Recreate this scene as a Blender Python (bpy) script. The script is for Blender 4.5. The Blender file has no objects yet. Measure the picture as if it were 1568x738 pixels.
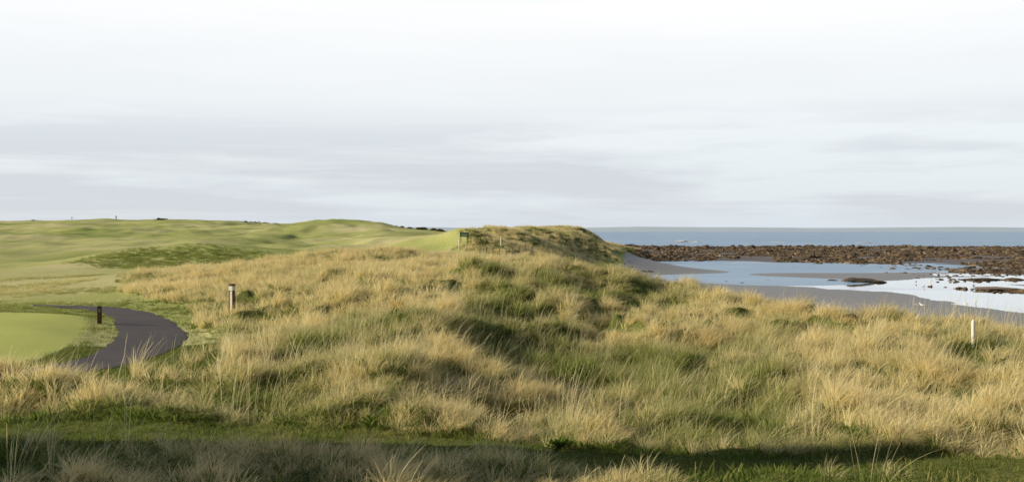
import bpy, bmesh, math, random
import numpy as np
from mathutils import Vector
from mathutils import noise as mn
rng=np.random.default_rng(7); random.seed(7)
ZC=7.0; F=1524.4
sc=bpy.context.scene
# ------------------------------------------------------------------ noise
def _hash(ix,iy,s):
    h=(ix.astype(np.int64)*374761393+iy.astype(np.int64)*668265263+s*974634777)&0x7fffffff
    h=((h^(h>>13))*1274126177)&0x7fffffff
    h=h^(h>>16)
    return (h&0xffff)/65535.0
def vnoise(x,y,s=0):
    ix=np.floor(x);iy=np.floor(y);fx=x-ix;fy=y-iy
    ix=ix.astype(np.int64);iy=iy.astype(np.int64)
    fx=fx*fx*fx*(fx*(fx*6-15)+10);fy=fy*fy*fy*(fy*(fy*6-15)+10)
    a=_hash(ix,iy,s);b=_hash(ix+1,iy,s);c=_hash(ix,iy+1,s);d=_hash(ix+1,iy+1,s)
    return (a*(1-fx)+b*fx)*(1-fy)+(c*(1-fx)+d*fx)*fy
def fbm(x,y,s=0,o=4):
    t=0;a=1;n=0
    for i in range(o):
        t=t+a*vnoise(x+i*17.3,y+i*9.1,s+i);n+=a;a*=.5;x=x*2.03;y=y*2.03
    return t/n
def tussock(x,y):
    wx=(fbm(x*.8,y*.8,301,2)-.5)*1.1;wy=(fbm(x*.8+9,y*.8,307,2)-.5)*1.1
    u=(x+wx)/1.05;v=(y+wy)/1.05
    iu=np.floor(u);iv=np.floor(v);best=np.full(u.shape,9.);hb=np.zeros(u.shape)
    for a in (-1,0,1):
        for b in (-1,0,1):
            ci=iu+a;cj=iv+b
            ii=ci.astype(np.int64);jj=cj.astype(np.int64)
            dd=(ci+_hash(ii,jj,311)-u)**2+(cj+_hash(ii,jj,313)-v)**2
            m_=dd<best;best=np.where(m_,dd,best);hb=np.where(m_,_hash(ii,jj,317),hb)
    t=np.exp(-best/.2)*(.5+.65*hb)*(.55+.9*vnoise(x*.28,y*.28,331))
    return np.clip(t,0,1),hb
def sstep(a,b,x):
    t=np.clip((x-a)/(b-a),0,1);return t*t*(3-2*t)
def inpoly(px,py,poly):
    r=np.zeros(px.shape,bool);n=len(poly)
    for i in range(n):
        x1,y1=poly[i];x2,y2=poly[(i+1)%n]
        if y1==y2: continue
        c=((y1>py)!=(y2>py))&(px<(x2-x1)*(py-y1)/(y2-y1)+x1)
        r^=c
    return r
def W(px,py,z=-3.0):
    d=z*F/(354-py);return ((px-784)/F*d,d)
# ------------------------------------------------------------------ terrain survey points (bearing, distance, height rel. eye level)
CP=[]
def cp(px,d,z):CP.append((px,d,z))
for px in (-700,-300,0,300,600,900,1200,1568,2000,2270):
    cp(px,3,-2.95 if px<1800 else -3);cp(px,7,-3.0);cp(px,12,-3.05)
for px in (-500,0,200,400): cp(px,16,-3.05)
cp(600,16,-3.05);cp(800,16,-3.25);cp(1000,16,-3.4);cp(1200,16,-3.3);cp(1400,16,-3.1);cp(1568,16,-3.05);cp(2100,16,-3)
for px in (-500,0,120):
    cp(px,20,-3.0)
cp(300,20,-2.95);cp(500,20,-2.85);cp(640,20,-2.62);cp(720,20,-3.05);cp(800,20,-3.6);cp(950,20,-3.7);cp(1100,20,-3.5);cp(1300,20,-3.1);cp(1568,20,-2.95);cp(2100,20,-2.9)
cp(400,25,-2.9);cp(540,25,-2.55);cp(650,25,-2.3);cp(740,25,-2.85);cp(850,25,-3.3);cp(1000,25,-3.4);cp(1150,25,-3.15);cp(1300,25,-3.0);cp(1450,25,-2.8);cp(1568,25,-2.85);cp(2100,25,-2.9)
cp(360,32,-2.96);cp(450,31,-2.6);cp(650,31,-2.05);cp(800,31,-2.6);cp(950,31,-2.8);cp(1100,31,-2.85);cp(1300,31,-2.9);cp(1400,29,-2.85);cp(1568,30,-3.3);cp(2100,30,-3.6)
cp(-500,28,-2.9);cp(60,28,-2.78);cp(0,33,-2.8);cp(100,33,-2.8);cp(150,23,-3.06);cp(240,26,-3.06);cp(270,30,-3.05);cp(215,35,-3.05);cp(140,38,-3.03);cp(330,28,-3.0);cp(170,30,-3.0)
cp(0,38,-2.95);cp(-500,38,-3);cp(0,47,-3.05);cp(150,47,-2.95);cp(-500,47,-3);cp(250,42,-2.85)
cp(330,42,-2.6);cp(450,42,-2.3);cp(560,40,-2.0);cp(640,38,-1.75)
cp(700,42,-1.55);cp(760,42,-1.42);cp(860,42,-1.35);cp(920,42,-1.7);cp(1000,42,-2.2);cp(800,37,-1.8);cp(900,36,-2.3);cp(1000,36,-2.7)
cp(1100,38,-2.6);cp(1200,35,-2.85)
cp(200,52,-2.85);cp(300,56,-2.2);cp(400,57,-1.95);cp(480,58,-1.4);cp(560,58,-1.2);cp(640,56,-1.35);cp(700,52,-1.85);cp(780,52,-1.9);cp(860,52,-2.4);cp(960,52,-3.6);cp(1040,50,-4.0)
cp(1100,55,-5.4);cp(1100,66,-6.6);cp(1300,42,-4.3);cp(1300,55,-6.6);cp(1568,38,-5);cp(1568,46,-6.5);cp(2200,30,-4);cp(2200,40,-6.5)
cp(960,70,-6.2);cp(860,75,-5.0);cp(780,75,-3.6);cp(700,72,-2.8);cp(600,75,-2.7);cp(500,78,-2.6);cp(400,72,-2.8);cp(280,70,-2.95)
cp(-500,65,-3);cp(0,65,-3.0);cp(120,68,-3.0);cp(200,77,-3.1);cp(330,78,-3.1);cp(110,90,-2.7);cp(200,93,-2.0);cp(280,93,-1.6);cp(360,94,-1.8);cp(280,82,-3.05);cp(360,84,-3.0);cp(430,97,-2.1);cp(500,97,-2.5)
cp(280,115,-2.6);cp(0,100,-2.9);cp(-500,100,-2.8);cp(150,115,-2.6);cp(600,100,-2.5);cp(680,100,-2.5);cp(740,110,-2.9);cp(800,110,-3.7);cp(860,110,-5.3);cp(930,105,-6.6)
cp(0,150,-2.0);cp(-500,150,-2);cp(200,150,-2.0);cp(400,150,-1.8);cp(500,165,-1.6);cp(600,150,-1.5);cp(680,130,-1.2)
cp(705,132,-.4);cp(725,135,-.05);cp(780,150,.15);cp(860,190,.3);cp(900,212,-.6);cp(820,172,.2);cp(820,205,-.6)
cp(927,235,-2.8);cp(950,258,-4.9);cp(968,268,-6.3);cp(980,275,-6.7)
cp(790,130,-2.3);cp(860,140,-4.0);cp(905,165,-4.4);cp(940,200,-5.9);cp(955,150,-6.65);cp(972,225,-6.5);cp(955,215,-5.8)
cp(760,190,-1.5);cp(820,250,-3);cp(720,170,-.6);cp(720,300,-1);cp(880,300,-6);cp(800,330,-5)
cp(0,220,-.8);cp(-500,220,-.8);cp(200,220,-.6);cp(350,220,-.4)
cp(400,240,.2);cp(500,200,-.6);cp(600,200,-.5);cp(680,230,-.4)
cp(0,320,1.2);cp(200,320,1.6);cp(350,320,1.2);cp(-500,320,1.2);cp(500,320,.9);cp(620,300,.9);cp(680,300,.1)
cp(-500,450,4);cp(0,450,4.1);cp(120,430,4.5);cp(250,430,4.6);cp(400,420,3.5);cp(520,420,1.8);cp(640,420,.5)
cp(-500,700,3);cp(200,700,3);cp(400,700,2);cp(600,700,-3);cp(720,500,-8);cp(900,500,-8.5)
for px in (1000,1200,1400,1568,1900,2270):
    cp(px,80,-6.62);cp(px,110,-6.75);cp(px,160,-6.86);cp(px,230,-6.75);cp(px,330,-6.6);cp(px,420,-6.8);cp(px,480,-8);cp(px,700,-9)
CP=np.array(CP,float)
CU=np.stack([(CP[:,0]-784)/F,np.log(CP[:,1])],1)
def kern(d2):return np.sqrt(d2+0.022**2)
A=kern(((CU[:,None]-CU[None])**2).sum(2))+np.eye(len(CP))*0.003
n=len(CP);M=np.zeros((n+1,n+1));M[:n,:n]=A;M[:n,n]=1;M[n,:n]=1
wts=np.linalg.solve(M,np.append(CP[:,2],0))
def polar(x,y):
    r=np.hypot(x,y);th=np.arctan2(x,y)
    tc=np.clip(th,-math.radians(44),math.radians(44))
    return np.tan(tc)*F+784, np.maximum(r*np.cos(tc),2.0), th, r
DUNE=[(-700,3),(-700,18),(0,20.3),(130,19.8),(200,20.5),(330,23),(345,27),(310,31),(300,37),(200,45),(180,55),(250,66),(380,82),(480,84),(560,88),(650,98),(685,122),(705,130),(740,165),(800,230),(900,262),(950,268),(976,258),(966,215),(940,160),(905,120),(930,85),(965,64),(1100,58),(1300,46),(1568,41),(2300,33),(2300,3)]
DUNE=[(a,math.log(b)) for a,b in DUNE]
def dune_mask(x,y,j=1.0):
    px,d,th,r=polar(x,y)
    jx=(fbm(x*.6,y*.6,11,3)-.5)*60*j;jy=(fbm(x*.6,y*.6,23,3)-.5)*.09*j
    return inpoly(px+jx,np.log(d)+jy,DUNE)
def strip_c(x):return 15.1-(x+7.8)*(2.4/14.2)+ (vnoise(x*.5,x*0+3,5)-.5)*.8
def strip_mask(x,y):
    return sstep(1.25,.7,np.abs(y-strip_c(x)))
def beach_mask(px,d):
    P=[(930,math.log(108)),(955,math.log(66)),(1100,math.log(60)),(1300,math.log(49)),(1568,math.log(43)),(2400,math.log(34)),(2400,9.9),(760,9.9),(800,math.log(330)),(900,math.log(290)),(985,math.log(276)),(980,math.log(250)),(968,math.log(200)),(942,math.log(150))]
    return inpoly(px,np.log(d),P)
HA=1.15
def hummock(x,y):
    w1=(fbm(x*.2+3,y*.2,13,2)-.5)
    b=1-np.abs(fbm(x*.33+w1,y*.33-w1,3,3)-.5)*4
    return (b-.45)*.28*HA+(fbm(x*.7,y*.7,19,2)-.5)*.5*HA+(fbm(x*1.5,y*1.5,9,2)-.5)*.2+(tussock(x,y)[0]-.35)*.22
def height(x,y):
    x=np.asarray(x,float);y=np.asarray(y,float)
    px,d,th,r=polar(x,y)
    u=(px-784)/F;v=np.log(np.minimum(d,700))
    out=np.empty_like(u)
    fl=u.ravel();vl=v.ravel();o=out.ravel()
    for i in range(0,len(fl),60000):
        q=np.stack([fl[i:i+60000],vl[i:i+60000]],1)
        dd=((q[:,None,0]-CU[None,:,0])**2+(q[:,None,1]-CU[None,:,1])**2)
        o[i:i+60000]=kern(dd)@wts[:n]+wts[n]
    z=o.reshape(u.shape)
    # big turf mound on the links
    mx,my=(515-784)/F*245,245.
    z=z+2.1*np.exp(-(((x-mx)/np.where(x>mx,18,11.))**2)-((y-my)/16)**2)
    gx,gy=(275-784)/F*92,92.
    z=z+.25*np.exp(-((x-gx)/9.5)**2-((y-gy)/np.where(y<gy,4.5,9))**2)
    # tall bank added out of view on the left to shade the foreground
    z=z+8.4*np.exp(-((x+16.5)/3.0)**2-((y-11.1)/2.3)**2)
    back=sstep(math.radians(60),math.radians(100),np.abs(th))
    z=z*(1-back)-3.0*back
    ldd=np.log(d)
    dm=sum(inpoly(px+a,ldd+b,DUNE).astype(float) for a in (-26,-9,9,26) for b in (-.045,-.015,.015,.045))/16
    dm=dm*dm*(3-2*dm)
    bm=beach_mask(px,d)
    golf=(~bm)
    amp=dm*np.clip((r-9)/10,0.15,1)
    st=strip_mask(x,y)*(r<24)
    z=z+hummock(x,y)*amp*(1-.4*sstep(34,46,d))*(1-st*.85)*np.where(d>100,.8,1)
    z=z+np.where(golf,(1-dm)*(fbm(x*.06,y*.035,31,4)-.5)*np.clip((r-45)/120,0,1)*3.4*np.clip((700-r)/400,0,1)*sstep(700,560,px),0)
    z=z+np.where(bm&(r<700),(fbm(x*.05,y*.05,41,3)-.5)*.12,0)
    reef=bm&(d>190)&(d<450)
    z=z+np.where(reef,(fbm(x*.12,y*.12,51,3)-.35)*.6*sstep(190,240,d)*sstep(450,400,d),0)
    return z+ZC
# ------------------------------------------------------------------ node helpers
def newmat(name):
    m=bpy.data.materials.new(name);m.use_nodes=True;nt=m.node_tree;nt.nodes.clear()
    return m,nt
def N(nt,t,**k):
    nd=nt.nodes.new(t)
    for a,b in k.items():setattr(nd,a,b)
    return nd
def mixc(nt,fac,a,b,bt='MIX'):
    m=nt.nodes.new('ShaderNodeMix');m.data_type='RGBA';m.blend_type=bt
    for s,v in ((m.inputs[0],fac),(m.inputs[6],a),(m.inputs[7],b)):
        if hasattr(v,'links'):nt.links.new(v,s)
        elif isinstance(v,(int,float)):s.default_value=v
        else:s.default_value=(*v,1)
    return m.outputs[2]
def math_(nt,op,a,b=0,clamp=False):
    m=nt.nodes.new('ShaderNodeMath');m.operation=op;m.use_clamp=clamp
    for s,v in ((m.inputs[0],a),(m.inputs[1],b)):
        if hasattr(v,'links'):nt.links.new(v,s)
        else:s.default_value=v
    return m.outputs[0]
def ramp(nt,fac,stops):
    r=nt.nodes.new('ShaderNodeValToRGB');nt.links.new(fac,r.inputs[0])
    e=r.color_ramp.elements
    while len(e)<len(stops):e.new(.5)
    for el,(p,c) in zip(e,stops):
        el.position=p;el.color=(*c,1) if len(c)==3 else c
    return r.outputs[0]
def noise(nt,vec,scale,detail=4,rough=.55):
    t=nt.nodes.new('ShaderNodeTexNoise');t.inputs['Scale'].default_value=scale;t.inputs['Detail'].default_value=detail;t.inputs['Roughness'].default_value=rough
    if vec is not None:nt.links.new(vec,t.inputs['Vector'])
    return t.outputs['Fac']
def simple(name,col,rough=.7,var=.25,scale=8,bump=.2):
    m,nt=newmat(name);o=N(nt,'ShaderNodeOutputMaterial');b=N(nt,'ShaderNodeBsdfPrincipled')
    tc=N(nt,'ShaderNodeTexCoord')
    nz=noise(nt,tc.outputs['Object'],scale,5)
    c=mixc(nt,nz,tuple(v*(1-var) for v in col),tuple(min(1,v*(1+var)) for v in col))
    nt.links.new(c,b.inputs['Base Color']);b.inputs['Roughness'].default_value=rough
    bp=N(nt,'ShaderNodeBump');bp.inputs['Strength'].default_value=bump;bp.inputs['Distance'].default_value=.02
    nt.links.new(nz,bp.inputs['Height']);nt.links.new(bp.outputs[0],b.inputs['Normal'])
    nt.links.new(b.outputs[0],o.inputs[0]);return m
# ------------------------------------------------------------------ terrain mesh
thf=np.radians(np.linspace(-33,33,960))
thl=np.radians(np.linspace(-180,-33,70)[:-1]);thr=np.radians(np.linspace(33,180,70)[1:-1])
TH=np.concatenate([thl,thf,thr]);NT_=len(TH)
R=np.concatenate([np.exp(np.linspace(math.log(2.5),math.log(600),860)),np.exp(np.linspace(math.log(620),math.log(20000),26))])
NR=len(R)
RR,TT=np.meshgrid(R,TH,indexing='ij')
X=RR*np.sin(TT);Y=RR*np.cos(TT)
Z=height(X,Y)
co=np.stack([X,Y,Z],2).reshape(-1,3)
co=np.vstack([co,[[0,0,ZC-3.0]]])
i=np.arange(NR-1)[:,None]*NT_;j=np.arange(NT_)[None,:];j2=(j+1)%NT_
q=np.stack([i+j,i+NT_+j,i+NT_+j2,i+j2],2).reshape(-1,4)
q=q[:,::-1]
tri=np.stack([np.arange(NT_),np.full(NT_,len(co)-1),(np.arange(NT_)+1)%NT_],1)[:,::-1]
me=bpy.data.meshes.new('terrain')
me.vertices.add(len(co));me.vertices.foreach_set('co',co.astype(np.float32).ravel())
nl=q.size+tri.size;me.loops.add(nl);me.loops.foreach_set('vertex_index',np.concatenate([q.ravel(),tri.ravel()]).astype(np.int32))
me.polygons.add(len(q)+len(tri))
me.polygons.foreach_set('loop_start',np.concatenate([np.arange(len(q))*4,len(q)*4+np.arange(len(tri))*3]).astype(np.int32))
me.update(calc_edges=True);me.validate()
me.polygons.foreach_set('use_smooth',np.ones(len(me.polygons),bool))
NZ=me.polygons[len(q)//2].normal.z
if NZ<0:me.flip_normals()
px,d,th,r=polar(co[:,0],co[:,1])
xx,yy=co[:,0],co[:,1]
dm=dune_mask(xx,yy).astype(np.float32)
st=strip_mask(xx,yy)*(r<24)
dm=np.maximum(dm*(1-st),(sstep(30,26,r)>.5).astype(np.float32))
bm=beach_mask(px,d).astype(np.float32)
GREEN=[W(a,b,-2.8) for a,b in ((-80,477),(40,475),(105,478),(133,487),(131,503),(105,520),(60,536),(0,547),(-80,556))]
gr=inpoly(xx,yy,GREEN).astype(np.float32)
dm=dm*(1-gr)
ld=np.log(d)
def pp(lst,z=-6.8):return [(a,math.log(-z*F/(b-354))) for a,b in lst]
jx=(fbm(xx*.07,yy*.05,61,4)-.5)
film=inpoly(px+jx*160,ld+jx*.16,pp([(1140,437),(1250,434),(1350,428),(1500,424),(1900,420),(1900,486),(1568,476),(1440,470),(1300,450),(1200,441)])).astype(np.float32)
film2=inpoly(px+jx*200,ld+jx*.2,pp([(1150,408),(1300,407),(1900,412),(1900,424),(1500,424),(1350,420),(1230,412)])).astype(np.float32)*(fbm(xx*.05,yy*.03,77,4)>.47)
film=np.maximum(film*(fbm(xx*.12,yy*.05,79,3)>.36),film2)
reef=inpoly(px+jx*60,ld+jx*.12,pp([(950,377),(1900,381),(1900,423),(1568,418),(1400,411),(1200,402),(1000,400),(960,396)],-6.6)).astype(np.float32)
def attr(me,name,arr,ty='FLOAT'):
    a=me.attributes.new(name,ty,'POINT');a.data.foreach_set('value' if ty!='FLOAT_VECTOR' else 'vector',np.asarray(arr,np.int32 if ty=='INT' else np.float32).ravel())
for k,v in (('dune',dm),('beach',bm),('putt',gr),('film',film),('reef',reef)):attr(me,k,v)
ter=bpy.data.objects.new('ground_terrain',me);sc.collection.objects.link(ter)
m,nt=newmat('ground');o=N(nt,'ShaderNodeOutputMaterial');b=N(nt,'ShaderNodeBsdfPrincipled')
geo=N(nt,'ShaderNodeNewGeometry');pos=geo.outputs['Position']
def A_(nm,ty='GEOMETRY'):
    a=nt.nodes.new('ShaderNodeAttribute');a.attribute_name=nm;a.attribute_type=ty;return a.outputs['Fac']
n1=noise(nt,pos,.045,5,.6);n2=noise(nt,pos,.5,6,.65);n3=noise(nt,pos,7,4,.7);n4=noise(nt,pos,40,3,.7)
turf=ramp(nt,n1,[(.3,(.34,.42,.13)),(.5,(.54,.57,.24)),(.68,(.80,.74,.43))])
turf=mixc(nt,math_(nt,'MULTIPLY',n2,.3),turf,(.13,.18,.04))
turf=mixc(nt,.5,turf,ramp(nt,n3,[(.3,(.25,.25,.25)),(.7,(.9,.9,.9))]),'OVERLAY')
put=mixc(nt,n2,(.49,.56,.17),(.60,.63,.24))
dn=mixc(nt,n3,(.08,.12,.025),(.28,.30,.11))
sand=mixc(nt,n2,(.22,.225,.24),(.31,.31,.325))
sandw=mixc(nt,n2,(.12,.13,.15),(.2,.21,.22))
rk=mixc(nt,n2,(.05,.035,.025),(.16,.11,.075))
c=mixc(nt,A_('putt'),turf,put);c=mixc(nt,A_('dune'),c,dn);c=mixc(nt,A_('beach'),c,sand);c=mixc(nt,A_('film'),c,sandw);c=mixc(nt,A_('reef'),c,rk)
nt.links.new(c,b.inputs['Base Color'])
fl=math_(nt,'MULTIPLY',A_('film'),math_(nt,'SUBTRACT',1,A_('reef')))
damp=math_(nt,'MULTIPLY',A_('beach'),.45)
rough=math_(nt,'SUBTRACT',math_(nt,'SUBTRACT',.95,damp),math_(nt,'MULTIPLY',fl,.45),True)
nt.links.new(rough,b.inputs['Roughness'])
nt.links.new(fl,b.inputs['Coat Weight']);b.inputs['Coat Roughness'].default_value=.04
sp=math_(nt,'MULTIPLY',A_('beach'),.5);nt.links.new(sp,b.inputs['Specular IOR Level'])
bp=N(nt,'ShaderNodeBump');bp.inputs['Distance'].default_value=.12
hs=math_(nt,'ADD',math_(nt,'MULTIPLY',n3,1.0),math_(nt,'MULTIPLY',n4,.4))
nt.links.new(hs,bp.inputs['Height'])
nt.links.new(math_(nt,'MULTIPLY',math_(nt,'SUBTRACT',1,A_('beach')),math_(nt,'SUBTRACT',.8,math_(nt,'MULTIPLY',A_('putt'),.6))),bp.inputs['Strength'])
nt.links.new(bp.outputs[0],b.inputs['Normal']);nt.links.new(b.outputs[0],o.inputs[0])
me.materials.append(m)
def ground(x,y):return float(height(np.array([x]),np.array([y]))[0])
# ------------------------------------------------------------------ path
inner=[(-140,592),(-60,580),(40,566),(110,552),(155,537),(178,517),(176,499),(163,485),(150,479),(115,474),(50,471)]
outer=[(-140,625),(-60,606),(60,584),(165,565),(240,545),(284,518),(272,499),(245,485),(215,478),(160,471),(50,467.5)]
def cr(P,t):
    k=min(int(t),len(P)-2);f=t-k
    p0,p1,p2,p3=[np.array(P[min(max(k+o_,0),len(P)-1)]) for o_ in (-1,0,1,2)]
    return .5*((2*p1)+(-p0+p2)*f+(2*p0-5*p1+4*p2-p3)*f*f+(-p0+3*p1-3*p2+p3)*f**3)
I=[W(*p,-3.04) for p in inner];O=[W(*p,-3.04) for p in outer]
NS=260;NW=14;P=[]
for s in range(NS):
    t=s/(NS-1)*(len(I)-1)*.9999
    a=cr(I,t);bb=cr(O,t)
    wob=.06*(vnoise(np.array([s*.25]),np.array([0.]),3)[0]-.5)
    for w in range(NW):
        f=w/(NW-1);f=f+(wob if w in(0,NW-1) else 0)
        p=a*(1-f)+bb*f;P.append((p[0],p[1]))
P=np.array(P);PZ=height(P[:,0],P[:,1])
PZ2=PZ.reshape(NS,NW)
f=np.linspace(-1,1,NW);PZ2=PZ2+.035-.02*np.abs(f)**4
pathxy=P.reshape(NS,NW,2)
me=bpy.data.meshes.new('path')
me.from_pydata(np.column_stack([P,PZ2.ravel()]).tolist(),[],[(s*NW+w,s*NW+w+1,(s+1)*NW+w+1,(s+1)*NW+w) for s in range(NS-1) for w in range(NW-1)])
for p in me.polygons:p.use_smooth=True
pth=bpy.data.objects.new('asphalt_path',me);sc.collection.objects.link(pth)
m,nt=newmat('asphalt');o=N(nt,'ShaderNodeOutputMaterial');b=N(nt,'ShaderNodeBsdfPrincipled');geo=N(nt,'ShaderNodeNewGeometry')
a1=noise(nt,geo.outputs['Position'],1.2,5);a2=noise(nt,geo.outputs['Position'],60,3)
c=mixc(nt,a1,(.06,.054,.068),(.11,.10,.115));c=mixc(nt,.5,c,ramp(nt,a2,[(.3,(.2,.2,.2)),(.7,(.8,.8,.8))]),'OVERLAY')
nt.links.new(c,b.inputs['Base Color']);b.inputs['Roughness'].default_value=.9
bp=N(nt,'ShaderNodeBump');bp.inputs['Strength'].default_value=.6;bp.inputs['Distance'].default_value=.02;nt.links.new(a2,bp.inputs['Height']);nt.links.new(bp.outputs[0],b.inputs['Normal'])
nt.links.new(b.outputs[0],o.inputs[0]);me.materials.append(m)
pathpoly=[tuple(p) for p in pathxy[:,0]]+[tuple(p) for p in pathxy[::-1,-1]]
# ------------------------------------------------------------------ grass meshes
def grass_mat(name,g1,g2,s1,s2):
    m,nt=newmat(name);o=N(nt,'ShaderNodeOutputMaterial')
    def at(nm,ty):
        a=nt.nodes.new('ShaderNodeAttribute');a.attribute_name=nm;a.attribute_type=ty;return a.outputs['Fac']
    t=at('t','GEOMETRY');br=at('br','GEOMETRY');dry=at('dry','INSTANCER')
    oi=N(nt,'ShaderNodeObjectInfo').outputs['Random']
    g=mixc(nt,br,g1,g2);s=mixc(nt,math_(nt,'FRACT',math_(nt,'MULTIPLY',br,7.3)),s1,s2)
    f=math_(nt,'ADD',dry,math_(nt,'MULTIPLY',math_(nt,'SUBTRACT',t,.45),.7))
    f=math_(nt,'ADD',f,math_(nt,'MULTIPLY',math_(nt,'SUBTRACT',br,.5),.7))
    f=math_(nt,'ADD',f,math_(nt,'MULTIPLY',math_(nt,'SUBTRACT',oi,.5),.3),True)
    c=mixc(nt,f,g,s)
    p=N(nt,'ShaderNodeBsdfPrincipled');p.inputs['Roughness'].default_value=.65;p.inputs['Specular IOR Level'].default_value=.25
    tr=N(nt,'ShaderNodeBsdfTranslucent');mx=N(nt,'ShaderNodeMixShader');mx.inputs[0].default_value=.5
    nt.links.new(c,p.inputs['Base Color']);nt.links.new(c,tr.inputs['Color'])
    nt.links.new(p.outputs[0],mx.inputs[1]);nt.links.new(tr.outputs[0],mx.inputs[2]);nt.links.new(mx.outputs[0],o.inputs[0])
    return m
GM=grass_mat('marram_blades',(.15,.23,.04),(.46,.52,.14),(.94,.76,.385),(1.0,.92,.60))
LM=grass_mat('lawn_blades',(.08,.15,.02),(.22,.29,.05),(.42,.38,.14),(.65,.55,.26))
def tuft(name,nb,h,spread,wind,arch,width,seed,mat,seedheads=0,seg=5):
    R_=np.random.default_rng(seed);V=[];Fc=[];T=[];B=[]
    def ribbon(base,az,tilt,L,arch,w,br,head=False):
        dirh=np.array([math.cos(az),math.sin(az)]);ph=tilt
        p=np.array(base,float)
        tw=R_.uniform(0,math.pi)
        sa=np.array([math.cos(tw),math.sin(tw),0])
        k0=len(V);ws=wind
        for s in range(seg+1):
            tt=s/seg
            ww=w*(1-tt**1.6)*.5+.0007
            if head: ww=w*.3*(1 if tt<.78 else 3.2*(1-abs((tt-.89)/.11))+.6)*.5
            V.append(tuple(p-sa*ww));V.append(tuple(p+sa*ww));T.extend([tt,tt]);B.extend([br,br])
            dx=dirh*math.sin(ph);dz=math.cos(ph)
            wv=np.array([ws*tt*1.3,-.15*ws*tt])
            dv=np.array([dx[0]+wv[0],dx[1]+wv[1],dz]);dv/=np.linalg.norm(dv)
            p=p+dv*(L/seg);ph+=arch/seg
        for s in range(seg):
            a=k0+2*s;Fc.append((a,a+1,a+3,a+2))
    for _ in range(nb):
        az=R_.uniform(0,2*math.pi);rr=spread*math.sqrt(R_.uniform())
        L=h*R_.uniform(.55,1.1)
        ribbon((rr*math.cos(az),rr*math.sin(az),-.05),az+R_.normal()*.5,R_.uniform(.02,.35)+rr/spread*.25,L,arch*R_.uniform(.3,1.4),width*R_.uniform(.6,1.3),R_.uniform())
    for _ in range(seedheads):
        az=R_.uniform(0,2*math.pi);rr=spread*R_.uniform()
        ribbon((rr*math.cos(az),rr*math.sin(az),0),az,R_.uniform(0,.2),h*R_.uniform(1.1,1.5),arch*.25,width*1.8,.95,True)
    me=bpy.data.meshes.new(name);me.from_pydata(V,[],Fc);attr(me,'t',T);attr(me,'br',B);me.materials.append(mat)
    return bpy.data.objects.new(name,me)
def coll(name,objs):
    c=bpy.data.collections.new(name)
    for ob in objs:c.objects.link(ob)
    return c
marram=coll('marram_tufts',[
 tuft('m0',80,.60,.20,.7,1.4,.011,1,GM),
 tuft('m1',70,.66,.16,.9,1.3,.011,2,GM,1),
 tuft('m2',90,.52,.26,.8,1.7,.011,3,GM),
 tuft('m3',60,.70,.14,.7,1.2,.010,4,GM,3),
 tuft('m4',80,.45,.28,1.1,1.9,.012,5,GM,0),
 tuft('m5',80,.50,.24,.5,1.6,.012,6,GM,1)])
marrammid=coll('marram_mid',[
 tuft('n0',52,.60,.22,.7,1.4,.016,51,GM,seg=4),
 tuft('n1',48,.66,.18,.9,1.3,.016,52,GM,seg=4),
 tuft('n2',56,.52,.28,.8,1.7,.017,53,GM,seg=4),
 tuft('n3',48,.50,.26,1.0,1.5,.018,54,GM,seg=4)])
marramfar=coll('marram_far',[
 tuft('f0',60,.62,.45,.6,1.1,.028,11,GM,seg=4),
 tuft('f1',60,.7,.45,.7,1.0,.028,12,GM,seg=4),
 tuft('f2',60,.5,.5,.8,1.4,.03,13,GM,seg=4)])
lawn=coll('lawn_tufts',[tuft('l%d'%k,46,.09,.13,.35,1.0,.007,20+k,LM,seg=3) for k in range(4)])
stalks=coll('seed_stalks',[tuft('s%d'%k,5,.75,.2,.35,.5,.008,40+k,GM,5) for k in range(3)])
def scatter(name,x,y,z,rot,scl,idx,dry,col):
    me=bpy.data.meshes.new(name);nn=len(x)
    me.vertices.add(nn);me.vertices.foreach_set('co',np.stack([x,y,z],1).astype(np.float32).ravel())
    attr(me,'rot',rot,'FLOAT_VECTOR');attr(me,'scl',scl,'FLOAT_VECTOR');attr(me,'vi',idx,'INT');attr(me,'dry',dry)
    ob=bpy.data.objects.new(name,me);sc.collection.objects.link(ob)
    g=bpy.data.node_groups.new(name,'GeometryNodeTree')
    g.interface.new_socket('Geometry',in_out='INPUT',socket_type='NodeSocketGeometry');g.interface.new_socket('Geometry',in_out='OUTPUT',socket_type='NodeSocketGeometry')
    gi=g.nodes.new('NodeGroupInput');go=g.nodes.new('NodeGroupOutput')
    ip=g.nodes.new('GeometryNodeInstanceOnPoints');ci=g.nodes.new('GeometryNodeCollectionInfo')
    ci.inputs['Collection'].default_value=col;ci.inputs['Separate Children'].default_value=True;ci.inputs['Reset Children'].default_value=True
    def na(nm,ty):
        q_=g.nodes.new('GeometryNodeInputNamedAttribute');q_.data_type=ty;q_.inputs['Name'].default_value=nm
        return q_.outputs['Attribute']
    e=g.nodes.new('FunctionNodeEulerToRotation')
    L=g.links.new
    L(gi.outputs[0],ip.inputs['Points']);L(ci.outputs[0],ip.inputs['Instance']);ip.inputs['Pick Instance'].default_value=True
    L(na('vi','INT'),ip.inputs['Instance Index']);L(na('rot','FLOAT_VECTOR'),e.inputs[0]);L(e.outputs[0],ip.inputs['Rotation']);L(na('scl','FLOAT_VECTOR'),ip.inputs['Scale'])
    L(ip.outputs[0],go.inputs[0])
    md=ob.modifiers.new('scatter','NODES');md.node_group=g
    return ob
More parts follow.
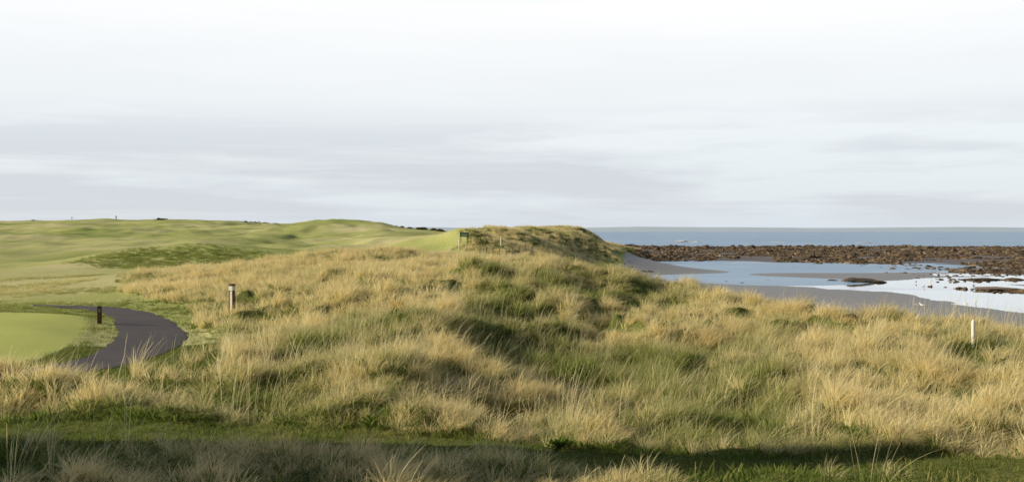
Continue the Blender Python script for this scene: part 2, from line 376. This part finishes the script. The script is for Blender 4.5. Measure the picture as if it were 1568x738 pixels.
def wedge(dens,r0,r1,p0=-130,p1=1700):
    t0=math.atan((p0-784)/F);t1=math.atan((p1-784)/F)
    nn=int(dens*.5*(r1*r1-r0*r0)*(t1-t0))
    th=rng.uniform(t0,t1,nn);r=np.sqrt(rng.uniform(r0*r0,r1*r1,nn))
    return r*np.sin(th),r*np.cos(th)
def dryness(x,y):
    px,d,th,r=polar(x,y)
    v=.80+(fbm(x*.25,y*.25,71,3)-.5)*1.7+(fbm(x*1.1,y*1.1,75,2)-.5)*.8
    v+=hummock(x,y)*.35
    v+=.22*sstep(180,330,px)*sstep(760,640,px)*sstep(24,30,d)
    v-=.48*sstep(680,760,px)*sstep(1300,1150,px)*sstep(14,16,d)*sstep(30,25,d)
    v-=.38*sstep(800,900,px)*sstep(1150,1050,px)*sstep(30,35,d)*sstep(70,60,d)
    v+=.12*sstep(1250,1400,px)
    return np.clip(v,0.0,.95)
SC=0.95
def place_marram(x,y,name,col,nv,smin,smax,far=False):
    px,d,th,r=polar(x,y)
    k=dune_mask(x,y)
    cl,hc=tussock(x,y)
    bl=sstep(.42,.62,fbm(x*.13,y*.13,151,2))*.75;cl=cl*(1-bl)+bl*(.3+.5*fbm(x*.5,y*.5,153,3))
    st=strip_mask(x,y)*(r<24)
    keep=k&(rng.uniform(size=len(x))>st*1.1)
    if not far:
        below=(y<strip_c(x)-1)
        keep&=~(below&(fbm(x*.5,y*.5,85,2)<.48+.06*sstep(-4,2,x)))
        gap=(cl<.30)&(r<60)
        keep&=~(gap&(rng.uniform(size=len(x))<np.where(r<29,.66,.4)))
        keep&=~((px<350)&(d>18.6)&(d<28)&(rng.uniform(size=len(x))<.7)&(px>110))
        hol=sstep(690,760,px)*sstep(1250,1100,px)*sstep(15,16.5,d)*sstep(20,18.5,d)
        keep&=~(rng.uniform(size=len(x))<hol*.6)
    x,y,cl,px,d,hc=x[keep],y[keep],cl[keep],px[keep],d[keep],hc[keep]
    dist=np.clip((cl-.12)/.6,0,1)
    s=smin+(smax-smin)*dist*rng.uniform(.75,1.1,len(x))
    s*=1-.35*sstep(strip_c(x)+2.2,strip_c(x)+1,y)*(d<24)
    z=height(x,y)
    rot=np.stack([rng.normal(0,.14,len(x)),rng.normal(0.1,.16,len(x)),rng.normal(-.2,.4,len(x))+(hc-.5)*1.6],1)
    scl=np.stack([s**.5*.9*rng.uniform(.8,1.2,len(x)),s**.5*.9*rng.uniform(.8,1.2,len(x)),s],1)
    pr=rng.integers(0,nv,len(x))
    return scatter(name,x,y,z,rot,scl,pr,np.clip(dryness(x,y)+(((hc*7)%1)-.5)*.45+(dist-.4)*.25,0,.97),col)
xa,ya=wedge(17,8.5,29)
place_marram(xa,ya,'marram_grass',marram,6,.35*SC,1.1*SC)
xb,yb=wedge(11,29,70)
place_marram(xb,yb,'marram_grass',marrammid,4,.38*SC,1.1*SC)
xc,yc=wedge(2.5,66,290,100,1000)
place_marram(xc,yc,'dune_grass',marramfar,3,.6,1.1,True)
x,y=wedge(.9,11,40);k=dune_mask(x,y)&(strip_mask(x,y)<.3)&(fbm(x*.3,y*.3,121,2)>.45);x,y=x[k],y[k];nn=len(x);s=rng.uniform(.7,1.15,nn)
scatter('seed_stalks',x,y,height(x,y),np.stack([rng.normal(0,.1,nn),rng.normal(0,.1,nn),rng.normal(0,.7,nn)],1),np.stack([s,s,s],1),rng.integers(0,3,nn),np.full(nn,.75),stalks)
# semi rough tufts on golf side
x,y=wedge(7,30,75,-130,520)
px,d,th,r=polar(x,y)
k=(~dune_mask(x,y,.5))&(~inpoly(x,y,GREEN))&(~inpoly(x,y,pathpoly))&(fbm(x*.35,y*.2,91,3)>.5)&(d>34)
x,y=x[k],y[k];nn=len(x);s=rng.uniform(.2,.42,nn)
scatter('semi_rough_grass',x,y,height(x,y),np.stack([np.zeros(nn),np.zeros(nn),rng.uniform(-.8,.8,nn)],1),np.stack([s*1.5,s*1.5,s],1),rng.integers(0,3,nn),np.clip(.35+(fbm(x*.2,y*.2,5,2)-.5),0,1),marram)
x,y=wedge(9,70,98,60,500)  # dark green tufts added on the mound in place of real shade
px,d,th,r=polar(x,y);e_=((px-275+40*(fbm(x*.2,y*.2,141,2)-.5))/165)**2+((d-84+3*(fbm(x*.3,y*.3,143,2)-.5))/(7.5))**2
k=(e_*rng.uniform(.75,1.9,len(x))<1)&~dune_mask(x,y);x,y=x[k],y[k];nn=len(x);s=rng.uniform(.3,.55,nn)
scatter('bank_shade_grass',x,y,height(x,y),np.stack([np.zeros(nn),np.zeros(nn),rng.uniform(-.8,.8,nn)],1),np.stack([s*1.8,s*1.8,s],1),rng.integers(0,4,nn),rng.uniform(-.3,.2,nn),marrammid)
# lawn grass
xa,ya=wedge(75,8,27);xb,yb=wedge(26,27,44,-130,480)
x=np.concatenate([xa,xb]);y=np.concatenate([ya,yb])
px,d,th,r=polar(x,y)
k=(~inpoly(x,y,GREEN))&(~inpoly(x,y,pathpoly))
k&=~(dune_mask(x,y)&(strip_mask(x,y)<.2)&(rng.uniform(size=len(x))<.62))
x,y,r=x[k],y[k],r[k];nn=len(x);s=rng.uniform(.7,1.5,nn)*(1+.6*(fbm(x,y,7,2)-.5))
s*=1+1.0*(dune_mask(x,y)*(1-strip_mask(x,y)))
scatter('lawn_grass',x,y,height(x,y)-.005,np.stack([rng.normal(0,.15,nn),rng.normal(0,.15,nn),rng.uniform(-3,3,nn)],1),np.stack([s*1.2,s*1.2,s],1),rng.integers(0,4,nn),np.clip(-.04+(fbm(x*.6,y*.6,95,3)-.5)*.9,-.2,.6),lawn)
# broadleaf plants
def weed(name,seed,nl=26,hh=.3):
    R_=np.random.default_rng(seed);V=[];Fc=[]
    for _ in range(nl):
        az=R_.uniform(0,6.28);L=hh*R_.uniform(.6,1.1);w=L*.3;tl=R_.uniform(.3,1.2);b0=np.array([R_.normal()*.05,R_.normal()*.05,R_.uniform(0,hh*.5)])
        k0=len(V)
        for s,(ww,dr) in enumerate(((.15,0),(.8,.02),(1,.06),(.6,.13),(.05,.22))):
            t=s/4;c_=np.array([math.cos(az)*math.sin(tl),math.sin(az)*math.sin(tl),math.cos(tl)])*L*t-np.array([0,0,dr*L])
            sd=np.array([-math.sin(az),math.cos(az),0])*w*ww*.5
            V+= [tuple(b0+c_-sd),tuple(b0+c_+np.array([0,0,-.01])),tuple(b0+c_+sd)]
        for s in range(4):
            for e_ in (0,1):
                a=k0+3*s+e_;Fc.append((a,a+1,a+4,a+3))
    me=bpy.data.meshes.new(name);me.from_pydata(V,[],Fc);attr(me,'t',np.zeros(len(V)));attr(me,'br',np.random.default_rng(1).uniform(.2,1,len(V)));me.materials.append(LM);return bpy.data.objects.new(name,me)
weeds=coll('weeds',[weed('w0',1,60,.2),weed('w1',2,50,.24),weed('w2',3,64,.16)])
wp=[(375,632,1.2),(392,628,1.0),(435,645,1.1),(452,640,.8),(570,650,1.),(585,655,.9),(855,675,1.1),(870,668,.8)]
wx=np.array([W(a,b,-3.05)[0] for a,b,c in wp]);wy=np.array([W(a,b,-3.05)[1] for a,b,c in wp]);ws=np.array([c for *_,c in wp])
scatter('dock_plants',wx,wy,height(wx,wy),np.stack([wx*0,wx*0,rng.uniform(0,6,len(wx))],1),np.stack([ws,ws,ws],1),rng.integers(0,3,len(wx)),wx*0,weeds)
# ------------------------------------------------------------------ rocks
m,nt=newmat('rock');o=N(nt,'ShaderNodeOutputMaterial');b=N(nt,'ShaderNodeBsdfPrincipled');tc=N(nt,'ShaderNodeTexCoord');oi=N(nt,'ShaderNodeObjectInfo')
r1=noise(nt,tc.outputs['Object'],2.2,6,.65)
c1=ramp(nt,oi.outputs['Random'],[(0,(.05,.035,.025)),(.35,(.11,.075,.045)),(.8,(.20,.135,.085)),(1,(.34,.27,.21))])
c=mixc(nt,ramp(nt,r1,[(.4,(0,0,0)),(.6,(1,1,1))]),c1,(.055,.045,.02))
c=mixc(nt,.5,c1,c)
nt.links.new(c,b.inputs['Base Color']);b.inputs['Roughness'].default_value=.75
bp=N(nt,'ShaderNodeBump');bp.inputs['Strength'].default_value=.8;bp.inputs['Distance'].default_value=.15;nt.links.new(r1,bp.inputs['Height']);nt.links.new(bp.outputs[0],b.inputs['Normal']);nt.links.new(b.outputs[0],o.inputs[0])
RM=m
def rockmesh(name,seed,flat=.5,sub=3):
    bmx=bmesh.new();bmesh.ops.create_icosphere(bmx,subdivisions=sub,radius=.5)
    off=Vector((seed*7.1,seed*3.3,seed))
    R_=random.Random(seed);pl=[(Vector((R_.gauss(0,1),R_.gauss(0,1),R_.gauss(0,.7))).normalized(),R_.uniform(.24,.42)) for _ in range(9)]
    for v in bmx.verts:
        p=v.co.copy()
        for nn_,dd in pl:
            k=p.dot(nn_)-dd
            if k>0:p-=nn_*k*.9
        p*=1+.28*mn.fractal(v.co*2.5+off,1,2,4)
        v.co=Vector((p.x*1.2,p.y,p.z*flat*1.6))
    me=bpy.data.meshes.new(name);bmx.to_mesh(me);bmx.free();me.materials.append(RM)
    return bpy.data.objects.new(name,me)
rocks=coll('rocks',[rockmesh('r%d'%k,k+1,.35+.08*k) for k in range(6)])
x,y=wedge(2.2,150,470,930,1720)
px,d,th,r=polar(x,y);jx=(fbm(x*.07,y*.05,61,4)-.5);ld=np.log(d)
k=inpoly(px+jx*60,ld+jx*.12,pp([(950,376.5),(1900,380.5),(1900,423),(1568,418),(1400,411),(1200,402),(1000,400),(960,396)],-6.6))&(fbm(x*.09,y*.06,101,3)>.40)
x,y,d=x[k],y[k],d[k];nn=len(x);s=np.exp(rng.normal(-.8,.45,nn))*(.7+.6*d/400)
scatter('reef_rocks',x,y,height(x,y)-.03,np.stack([rng.normal(0,.25,nn),rng.normal(0,.25,nn),rng.uniform(0,6.28,nn)],1),np.stack([s*1.5,s*1.2,s*.75],1),rng.integers(0,6,nn),x*0,rocks)
x,y=wedge(.25,120,260,930,1700);px,d,th,r=polar(x,y)
k=beach_mask(px,d)&((fbm(x*.06,y*.05,111,3)>.60)|((px<1040)&(d>190)&(rng.uniform(size=len(x))<.9)))
x,y=x[k],y[k];nn=len(x);s=np.exp(rng.normal(-1.1,.4,nn))
scatter('beach_stones',x,y,height(x,y),np.stack([x*0,x*0,rng.uniform(0,6.28,nn)],1),np.stack([s*1.5,s*1.4,s*.7],1),rng.integers(0,6,nn),x*0,rocks)
BL=[(1320,430,4.6,1.1),(1298,429,2.0,.7),(1345,431,2.4,.5),(1525,445,6.5,.7),(1560,447,3,.6),(1500,428,5,.5),(1555,428,3,.5),(1070,399,2.5,.9),(1200,413,3,.5),(1275,428,1.6,.4)]
for k_,(a,bb,wd,hg) in enumerate(BL):
    ob=rockmesh('shore_boulder',40+k_,.5,4);sc.collection.objects.link(ob)
    X_,Y_=W(a,bb,-6.85);ob.location=(X_,Y_,ground(X_,Y_)+hg*.1);ob.scale=(wd/1.1,wd*.8,hg*1.1);ob.rotation_euler=(0,0,random.uniform(-.4,.4))
# ------------------------------------------------------------------ sea
FOAM=simple('foam_white',(.8,.8,.82),.9,.05,3,.3)
for k_,(a,bb,wd,hg) in enumerate([(1050,370.5,11,1.7),(1036,371,8,.9),(1066,371,7,.9),(1320,372,14,.7),(1190,371,10,.5)]):
    ob=rockmesh('sea_foam',60+k_,.5,4);ob.data.materials.clear();ob.data.materials.append(FOAM);sc.collection.objects.link(ob)
    X_,Y_=W(a,bb,-7);ob.location=(X_,Y_,.05);ob.scale=(wd,wd*.4,hg*1.3)
def grid(name,x0,x1,y0,y1,z):
    me=bpy.data.meshes.new(name);me.from_pydata([(x0,y0,z),(x1,y0,z),(x1,y1,z),(x0,y1,z)],[],[(0,1,2,3)])
    ob=bpy.data.objects.new(name,me);sc.collection.objects.link(ob);return ob
sea=grid('sea',-20000,20000,60,20000,0.0)
m,nt=newmat('sea_water');o=N(nt,'ShaderNodeOutputMaterial');b=N(nt,'ShaderNodeBsdfPrincipled');geo=N(nt,'ShaderNodeNewGeometry')
mp=N(nt,'ShaderNodeMapping');mp.inputs['Scale'].default_value=(.35,1,1);nt.links.new(geo.outputs['Position'],mp.inputs[0])
w1=noise(nt,mp.outputs[0],.12,6,.65);w2=noise(nt,mp.outputs[0],.02,8,.72)
c=mixc(nt,ramp(nt,w2,[(.35,(0,0,0)),(.65,(1,1,1))]),(.16,.35,.62),(.34,.52,.78))
sx=N(nt,'ShaderNodeSeparateXYZ');nt.links.new(geo.outputs['Position'],sx.inputs[0])
near=N(nt,'ShaderNodeMapRange');near.inputs['From Min'].default_value=900;near.inputs['From Max'].default_value=430;nt.links.new(sx.outputs['Y'],near.inputs['Value'])
fo=math_(nt,'MULTIPLY',ramp(nt,w1,[(.60,(0,0,0)),(.66,(1,1,1))]),near.outputs[0])
c=mixc(nt,fo,c,(.8,.82,.84));nt.links.new(c,b.inputs['Base Color'])
b.inputs['Roughness'].default_value=.35;b.inputs['IOR'].default_value=1.33
bp=N(nt,'ShaderNodeBump');bp.inputs['Distance'].default_value=1.2;bp.inputs['Strength'].default_value=.9
cal=N(nt,'ShaderNodeMapRange');cal.inputs['From Min'].default_value=350;cal.inputs['From Max'].default_value=480;cal.inputs['To Min'].default_value=.03;cal.inputs['To Max'].default_value=.9
nt.links.new(sx.outputs['Y'],cal.inputs['Value']);nt.links.new(cal.outputs[0],bp.inputs['Strength'])
nt.links.new(w1,bp.inputs['Height']);nt.links.new(bp.outputs[0],b.inputs['Normal']);nt.links.new(b.outputs[0],o.inputs[0]);sea.data.materials.append(m)
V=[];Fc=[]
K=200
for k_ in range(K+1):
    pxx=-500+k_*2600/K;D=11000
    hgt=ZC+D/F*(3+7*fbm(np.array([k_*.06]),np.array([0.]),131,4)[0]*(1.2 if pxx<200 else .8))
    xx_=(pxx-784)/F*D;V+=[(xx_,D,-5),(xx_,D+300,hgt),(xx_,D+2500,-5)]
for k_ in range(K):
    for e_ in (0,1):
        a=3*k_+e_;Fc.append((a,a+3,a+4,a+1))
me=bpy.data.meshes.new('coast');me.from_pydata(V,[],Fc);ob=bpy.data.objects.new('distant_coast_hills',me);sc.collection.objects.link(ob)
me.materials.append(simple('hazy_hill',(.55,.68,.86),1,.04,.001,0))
# ------------------------------------------------------------------ posts, sign, fence
def boxm(bm_,cx,cy,cz,sx_,sy_,sz_,mi=0,bev=.008):
    r_=bmesh.ops.create_cube(bm_,size=1);vs=r_['verts']
    for v in vs:v.co=(v.co.x*sx_+cx,v.co.y*sy_+cy,v.co.z*sz_+cz)
    fs={f for v in vs for f in v.link_faces}
    for f in fs:f.material_index=mi
    es={e for f in fs for e in f.edges}
    if bev:
        rr_=bmesh.ops.bevel(bm_,geom=list(es),offset=bev,segments=2,affect='EDGES')
        for f in rr_['faces']:f.material_index=mi
def mk(name,bm_,mats,loc,rz=0):
    me=bpy.data.meshes.new(name);bm_.to_mesh(me);bm_.free()
    for m_ in mats:me.materials.append(m_)
    ob=bpy.data.objects.new(name,me);ob.location=loc;ob.rotation_euler=(0,0,rz);sc.collection.objects.link(ob);return ob
WOOD=simple('brown_wood',(.13,.065,.045),.75,.45,14,.6);WHITE=simple('white_paint',(.78,.76,.74),.5,.06,6,.1);GREY=simple('weathered_wood',(.28,.24,.2),.8,.3,12,.4);GRN=simple('green_sign_paint',(.03,.16,.06),.5,.1,4,.1)
def post(px,d,h,w,style,rz=.5,name='marker_post'):
    x_=(px-784)/F*d;z=ground(x_,d);bm_=bmesh.new()
    if style=='tall':
        boxm(bm_,0,0,h*.5-.15,w,w,h+.3,0,.012)
        boxm(bm_,0,0,h-.10,w*1.04,w*1.04,.16,1,.01)
        boxm(bm_,0,0,h+.015,w*1.12,w*1.12,.05,0,.015)
        boxm(bm_,w*.18,-w*.53,h*.5,w*.5,.012,h*.62,1,.003)
    elif style=='short':
        boxm(bm_,0,0,h*.5-.15,w,w,h+.3,0,.015);boxm(bm_,0,-w*.52,h*.75,w*.5,.012,.12,2,.003)
    else:
        bmesh.ops.create_cone(bm_,cap_ends=True,segments=16,radius1=w*.5,radius2=w*.5,depth=h+.3)
        for v in bm_.verts:v.co.z+=h*.5-.15
        r_=bmesh.ops.create_cone(bm_,cap_ends=True,segments=16,radius1=w*.56,radius2=w*.2,depth=.06)
        for v in r_['verts']:v.co.z+=h+.03
        for f in bm_.faces:f.material_index=1
    return mk(name,bm_,[WOOD,WHITE,GREY],(x_,d,z),rz)
post(355,31.5,.98,.15,'tall',-.35);post(152,31.5,.56,.13,'short',.3)
post(1491,24,.6,.09,'white',name='white_stake')
for a,dd,hh in ((767,128,1.1),(690,118,.8),(703,126,1.2),(1160,62,2.2)):post(a,dd,hh,.14,'white',name='white_stake')
d=128;x_=(711-784)/F*d;bm_=bmesh.new()
boxm(bm_,-.45,0,.55,.09,.09,1.3,1,.01);boxm(bm_,.45,0,.55,.09,.09,1.3,1,.01);boxm(bm_,0,-.07,1.0,1.15,.04,.55,0,.01);boxm(bm_,0,-.098,1.0,.8,.012,.1,2,.003);boxm(bm_,0,-.098,.86,.6,.012,.06,2,.003)
mk('golf_course_sign',bm_,[GRN,GREY,WHITE],(x_,d,ground(x_,d)+.1),.1)
bm_=bmesh.new()
pts=[]
for k_ in range(10):
    pxx=735+ k_*10;dd=112+k_*2.2;xx_=(pxx-784)/F*dd;pts.append((xx_,dd,ground(xx_,dd)))
bx,by,bz=pts[0]
for (a,b_,c_) in pts:boxm(bm_,a-bx,b_-by,c_-bz+.55,.1,.1,1.3,0,.01)
for (p,q_) in zip(pts[:-1],pts[1:]):
    for hh in (.5,.85,1.1):
        P0=np.array(p)-pts[0]+[0,0,hh];P1=np.array(q_)-pts[0]+[0,0,hh]
        vs=[bm_.verts.new(P0+[0,0,.01]),bm_.verts.new(P0-[0,0,.01]),bm_.verts.new(P1-[0,0,.01]),bm_.verts.new(P1+[0,0,.01])];bm_.faces.new(vs)
mk('post_and_wire_fence',bm_,[GREY],(bx,by,bz))
# ------------------------------------------------------------------ bushes on the skyline
m_b=simple('gorse',(.07,.065,.03),.9,.5,3,.5)
def bush(name,seed):
    R_=np.random.default_rng(seed);V=[];Fc=[]
    for _ in range(900):
        a=R_.uniform(0,6.28);e=R_.uniform(0,1.5);rr=R_.uniform(.55,1)*(1+.3*math.sin(3*a+seed))
        p=np.array([math.cos(a)*math.cos(e)*rr,math.sin(a)*math.cos(e)*rr,math.sin(e)*rr*.7]);k0=len(V)
        for _k in range(3):V.append(tuple(p+R_.normal(0,.07,3)))
        Fc.append((k0,k0+1,k0+2))
    me=bpy.data.meshes.new(name);me.from_pydata(V,[],Fc);me.materials.append(m_b);return bpy.data.objects.new(name,me)
bc=coll('bushes',[bush('b%d'%k,k) for k in range(3)])
bp_=[]
for a0,a1,dd,nn_,s0 in ((590,680,300,60,.8),(375,430,410,22,.7),(235,262,425,8,1.0),(20,60,430,6,.6)):
    for _ in range(nn_):
        pxx=rng.uniform(a0,a1);d_=dd*rng.uniform(.95,1.05);bp_.append(((pxx-784)/F*d_,d_,s0*rng.uniform(.5,1.1)))
bx_=np.array(bp_);nn=len(bx_)
scatter('gorse_bushes',bx_[:,0],bx_[:,1],height(bx_[:,0],bx_[:,1])-.1,np.stack([np.zeros(nn),np.zeros(nn),rng.uniform(0,6,nn)],1),np.stack([bx_[:,2]*1.6,bx_[:,2]*1.3,bx_[:,2]],1),rng.integers(0,3,nn),np.zeros(nn),bc)
# ------------------------------------------------------------------ golfers
def golfer(px,d,coat,legs,swing,rz):
    J={'pel':(0,0,.95,.15),'wai':(0,0,1.1,.13),'che':(0,.02,1.35,.16),'nec':(0,.03,1.5,.06),'hd':(0,.05,1.62,.09),'ht':(0,.05,1.74,.085),
     'hl':(.1,0,.9,.1),'kl':(.13,.05,.5,.07),'al':(.14,0,.1,.045),'tl':(.16,.16,.04,.04),
     'hr':(-.1,0,.9,.1),'kr':(-.13,.05,.5,.07),'ar':(-.16,0,.1,.045),'tr':(-.18,.16,.04,.04),
     'sl':(.2,.02,1.43,.07),'sr':(-.2,.02,1.43,.07)}
    if swing:J.update({'el':(.28,.22,1.25,.045),'wl':(.12,.42,1.15,.035),'er':(-.2,.24,1.2,.045),'wr':(.05,.42,1.1,.035)})
    else:J.update({'el':(.27,-.02,1.15,.045),'wl':(.28,.1,.92,.035),'er':(-.27,-.02,1.15,.045),'wr':(-.28,.1,.92,.035)})
    ks=list(J);E=[('pel','wai'),('wai','che'),('che','nec'),('nec','hd'),('hd','ht'),('pel','hl'),('hl','kl'),('kl','al'),('al','tl'),('pel','hr'),('hr','kr'),('kr','ar'),('ar','tr'),('che','sl'),('sl','el'),('el','wl'),('che','sr'),('sr','er'),('er','wr')]
    me=bpy.data.meshes.new('body');me.from_pydata([J[k][:3] for k in ks],[(ks.index(a),ks.index(b)) for a,b in E],[])
    x_=(px-784)/F*d
    emp=bpy.data.objects.new('golfer',None);emp.location=(x_,d,ground(x_,d));emp.rotation_euler=(0,0,rz);sc.collection.objects.link(emp)
    ob=bpy.data.objects.new('body',me);sc.collection.objects.link(ob);ob.parent=emp
    md=ob.modifiers.new('s','SKIN')
    for k,v in zip(ks,me.skin_vertices[0].data):v.radius=(J[k][3],J[k][3]);v.use_root=(k=='pel')
    ob.modifiers.new('ss','SUBSURF').levels=1
    m,nt=newmat('golfer_clothes');o=N(nt,'ShaderNodeOutputMaterial');b=N(nt,'ShaderNodeBsdfPrincipled');tc=N(nt,'ShaderNodeTexCoord');sx=N(nt,'ShaderNodeSeparateXYZ');nt.links.new(tc.outputs['Object'],sx.inputs[0])
    zz=math_(nt,'DIVIDE',sx.outputs[2],2.0);rp=N(nt,'ShaderNodeValToRGB');nt.links.new(zz,rp.inputs[0]);rp.color_ramp.interpolation='CONSTANT'
    e=rp.color_ramp.elements;e.new(.3);e.new(.6)
    for el,(p,c) in zip(e,((0,(.03,.03,.03)),(.05,legs),(.475,coat),(.765,(.45,.28,.2)))):el.position=p;el.color=(*c,1)
    nt.links.new(rp.outputs[0],b.inputs['Base Color']);b.inputs['Roughness'].default_value=.9;nt.links.new(b.outputs[0],o.inputs[0]);me.materials.append(m)
    bm_=bmesh.new();L=1.1;r_=bmesh.ops.create_cone(bm_,cap_ends=True,segments=8,radius1=.012,radius2=.018,depth=L)
    for v in bm_.verts:v.co.z-=L/2
    boxm(bm_,0,.03,-L,.05,.11,.05,0,.01)
    cl=mk('golf_club',bm_,[GREY],(.08,.43,1.15) if swing else (.28,.12,.93));cl.parent=emp
    cl.rotation_euler=(math.radians(140) if swing else math.radians(-5),math.radians(30) if swing else 0,0)
golfer(178,402,(.04,.045,.07),(.06,.06,.07),False,1.2)
golfer(110,415,(.05,.05,.06),(.1,.1,.1),True,-1.2)
# ------------------------------------------------------------------ gulls
GW=simple('gull_white',(.8,.78,.77),.7,.05);GG=simple('gull_grey',(.4,.42,.45),.7,.1);GO=simple('gull_bill',(.6,.3,.05),.5,.1)
def gull(px,py,rz,s=1):
    bm_=bmesh.new()
    def ell(c,r_,mi,rot=0):
        q_=bmesh.ops.create_uvsphere(bm_,u_segments=14,v_segments=9,radius=1)
        for v in q_['verts']:
            tx=v.co.x
            yy_=v.co.y*r_[1]*(1-.35*max(0,-tx));x1=tx*r_[0];z1=v.co.z*r_[2]*(1-.4*max(0,-tx))
            v.co=(c[0]+x1*math.cos(rot)-z1*math.sin(rot),c[1]+yy_,c[2]+x1*math.sin(rot)+z1*math.cos(rot))
        for f in {f for v in q_['verts'] for f in v.link_faces}:f.material_index=mi;f.smooth=True
    ell((0,0,.24),(.24,.09,.10),0,.1);ell((-.05,0,.275),(.25,.095,.075),1,.06);ell((.19,0,.34),(.09,.05,.08),0,.8);ell((.24,0,.40),(.065,.05,.05),0)
    ell((.32,0,.39),(.045,.012,.014),2);ell((-.3,0,.23),(.1,.04,.015),0)
    for sy in(-.035,.035):boxm(bm_,.02,sy,.08,.012,.012,.17,2,0);boxm(bm_,.04,sy,.006,.06,.04,.01,2,0)
    X_,Y_=W(px,py,-6.8);ob=mk('seagull',bm_,[GW,GG,GO],(X_,Y_,ground(X_,Y_)),rz);ob.scale=(s,s,s)
for k_ in range(10):
    gull(random.uniform(1395,1565),random.choice((423,433,440,468,472))+random.uniform(-2,2),random.uniform(0,6.28),.85)
# ------------------------------------------------------------------ light & sky
EL=math.radians(20.5);AZ=math.radians(-97)
sv=(math.sin(AZ)*math.cos(EL),math.cos(AZ)*math.cos(EL),math.sin(EL))
L=bpy.data.lights.new('sun','SUN');L.energy=5;L.angle=math.radians(.5);L.color=(1,.86,.60)
lo=bpy.data.objects.new('sun',L);lo.rotation_euler=Vector(sv).to_track_quat('Z','Y').to_euler();sc.collection.objects.link(lo)
w=bpy.data.worlds.new('World');sc.world=w;w.use_nodes=True;nt=w.node_tree;nt.nodes.clear()
o=N(nt,'ShaderNodeOutputWorld');sky=N(nt,'ShaderNodeTexSky');sky.sky_type='NISHITA';sky.sun_disc=False;sky.sun_elevation=EL;sky.sun_rotation=AZ
b1=N(nt,'ShaderNodeBackground');b1.inputs['Strength'].default_value=.1;nt.links.new(sky.outputs[0],b1.inputs[0])
tc=N(nt,'ShaderNodeTexCoord');sx=N(nt,'ShaderNodeSeparateXYZ');nt.links.new(tc.outputs['Generated'],sx.inputs[0]);z=sx.outputs['Z']
base=ramp(nt,z,[(0,(.72,.80,.87)),(.02,(.78,.84,.89)),(.09,(.88,.93,.96)),(.16,(.96,.985,1)),(.22,(1.08,1.08,1.08)),(.27,(.66,.69,.73)),(.37,(.20,.24,.31)),(1,(.09,.125,.20))])
mp=N(nt,'ShaderNodeMapping');mp.inputs['Scale'].default_value=(1,1,9);nt.links.new(tc.outputs['Generated'],mp.inputs[0])
cn=noise(nt,mp.outputs[0],3.1,9,.52)
mp2=N(nt,'ShaderNodeMapping');mp2.inputs['Scale'].default_value=(1.2,1,30);mp2.inputs['Location'].default_value=(3,1,2);nt.links.new(tc.outputs['Generated'],mp2.inputs[0])
cn2=noise(nt,mp2.outputs[0],2.2,6,.6)
band=ramp(nt,z,[(0,(.3,)*3),(.015,(.9,)*3),(.06,(1,)*3),(.095,(.7,)*3),(.125,(.1,)*3),(.2,(0.05,)*3)])
left=N(nt,'ShaderNodeMapRange');left.inputs['From Min'].default_value=.45;left.inputs['From Max'].default_value=-.35;left.inputs['To Min'].default_value=-.06;left.inputs['To Max'].default_value=.08;nt.links.new(sx.outputs['X'],left.inputs['Value'])
cf=ramp(nt,math_(nt,'ADD',cn,left.outputs[0]),[(.42,(0,)*3),(.55,(1,)*3)])
cf=math_(nt,'MULTIPLY',math_(nt,'MULTIPLY',cf,band),.85)
c=mixc(nt,cf,base,(.66,.70,.76))
stf=math_(nt,'MULTIPLY',ramp(nt,cn2,[(.52,(0,)*3),(.68,(1,)*3)]),ramp(nt,z,[(0,(0,)*3),(.02,(.5,)*3),(.07,(.5,)*3),(.13,(.15,)*3)]))
c=mixc(nt,stf,c,(.9,.93,.95))
bk=N(nt,'ShaderNodeMapRange');bk.inputs['From Min'].default_value=-.3;bk.inputs['From Max'].default_value=.45;bk.inputs['To Min'].default_value=.35;bk.inputs['To Max'].default_value=1;nt.links.new(sx.outputs['Y'],bk.inputs['Value'])
vm=N(nt,'ShaderNodeVectorMath');vm.operation='SCALE';nt.links.new(c,vm.inputs[0]);nt.links.new(bk.outputs[0],vm.inputs['Scale']);c=vm.outputs[0]
b2=N(nt,'ShaderNodeBackground');nt.links.new(c,b2.inputs[0]);b2.inputs['Strength'].default_value=1
mx=N(nt,'ShaderNodeMixShader');mx.inputs[0].default_value=.93
nt.links.new(b1.outputs[0],mx.inputs[1]);nt.links.new(b2.outputs[0],mx.inputs[2]);nt.links.new(mx.outputs[0],o.inputs[0])
# ------------------------------------------------------------------ camera
cam=bpy.data.cameras.new('camera');cam.lens=35;cam.sensor_width=36;cam.clip_end=60000;cam.clip_start=.1
co_=bpy.data.objects.new('camera',cam);co_.location=(0,0,ZC);co_.rotation_euler=(math.radians(90)-15/F,0,0);sc.collection.objects.link(co_);sc.camera=co_
sc.view_settings.view_transform='Standard';sc.view_settings.look='None';sc.view_settings.exposure=0
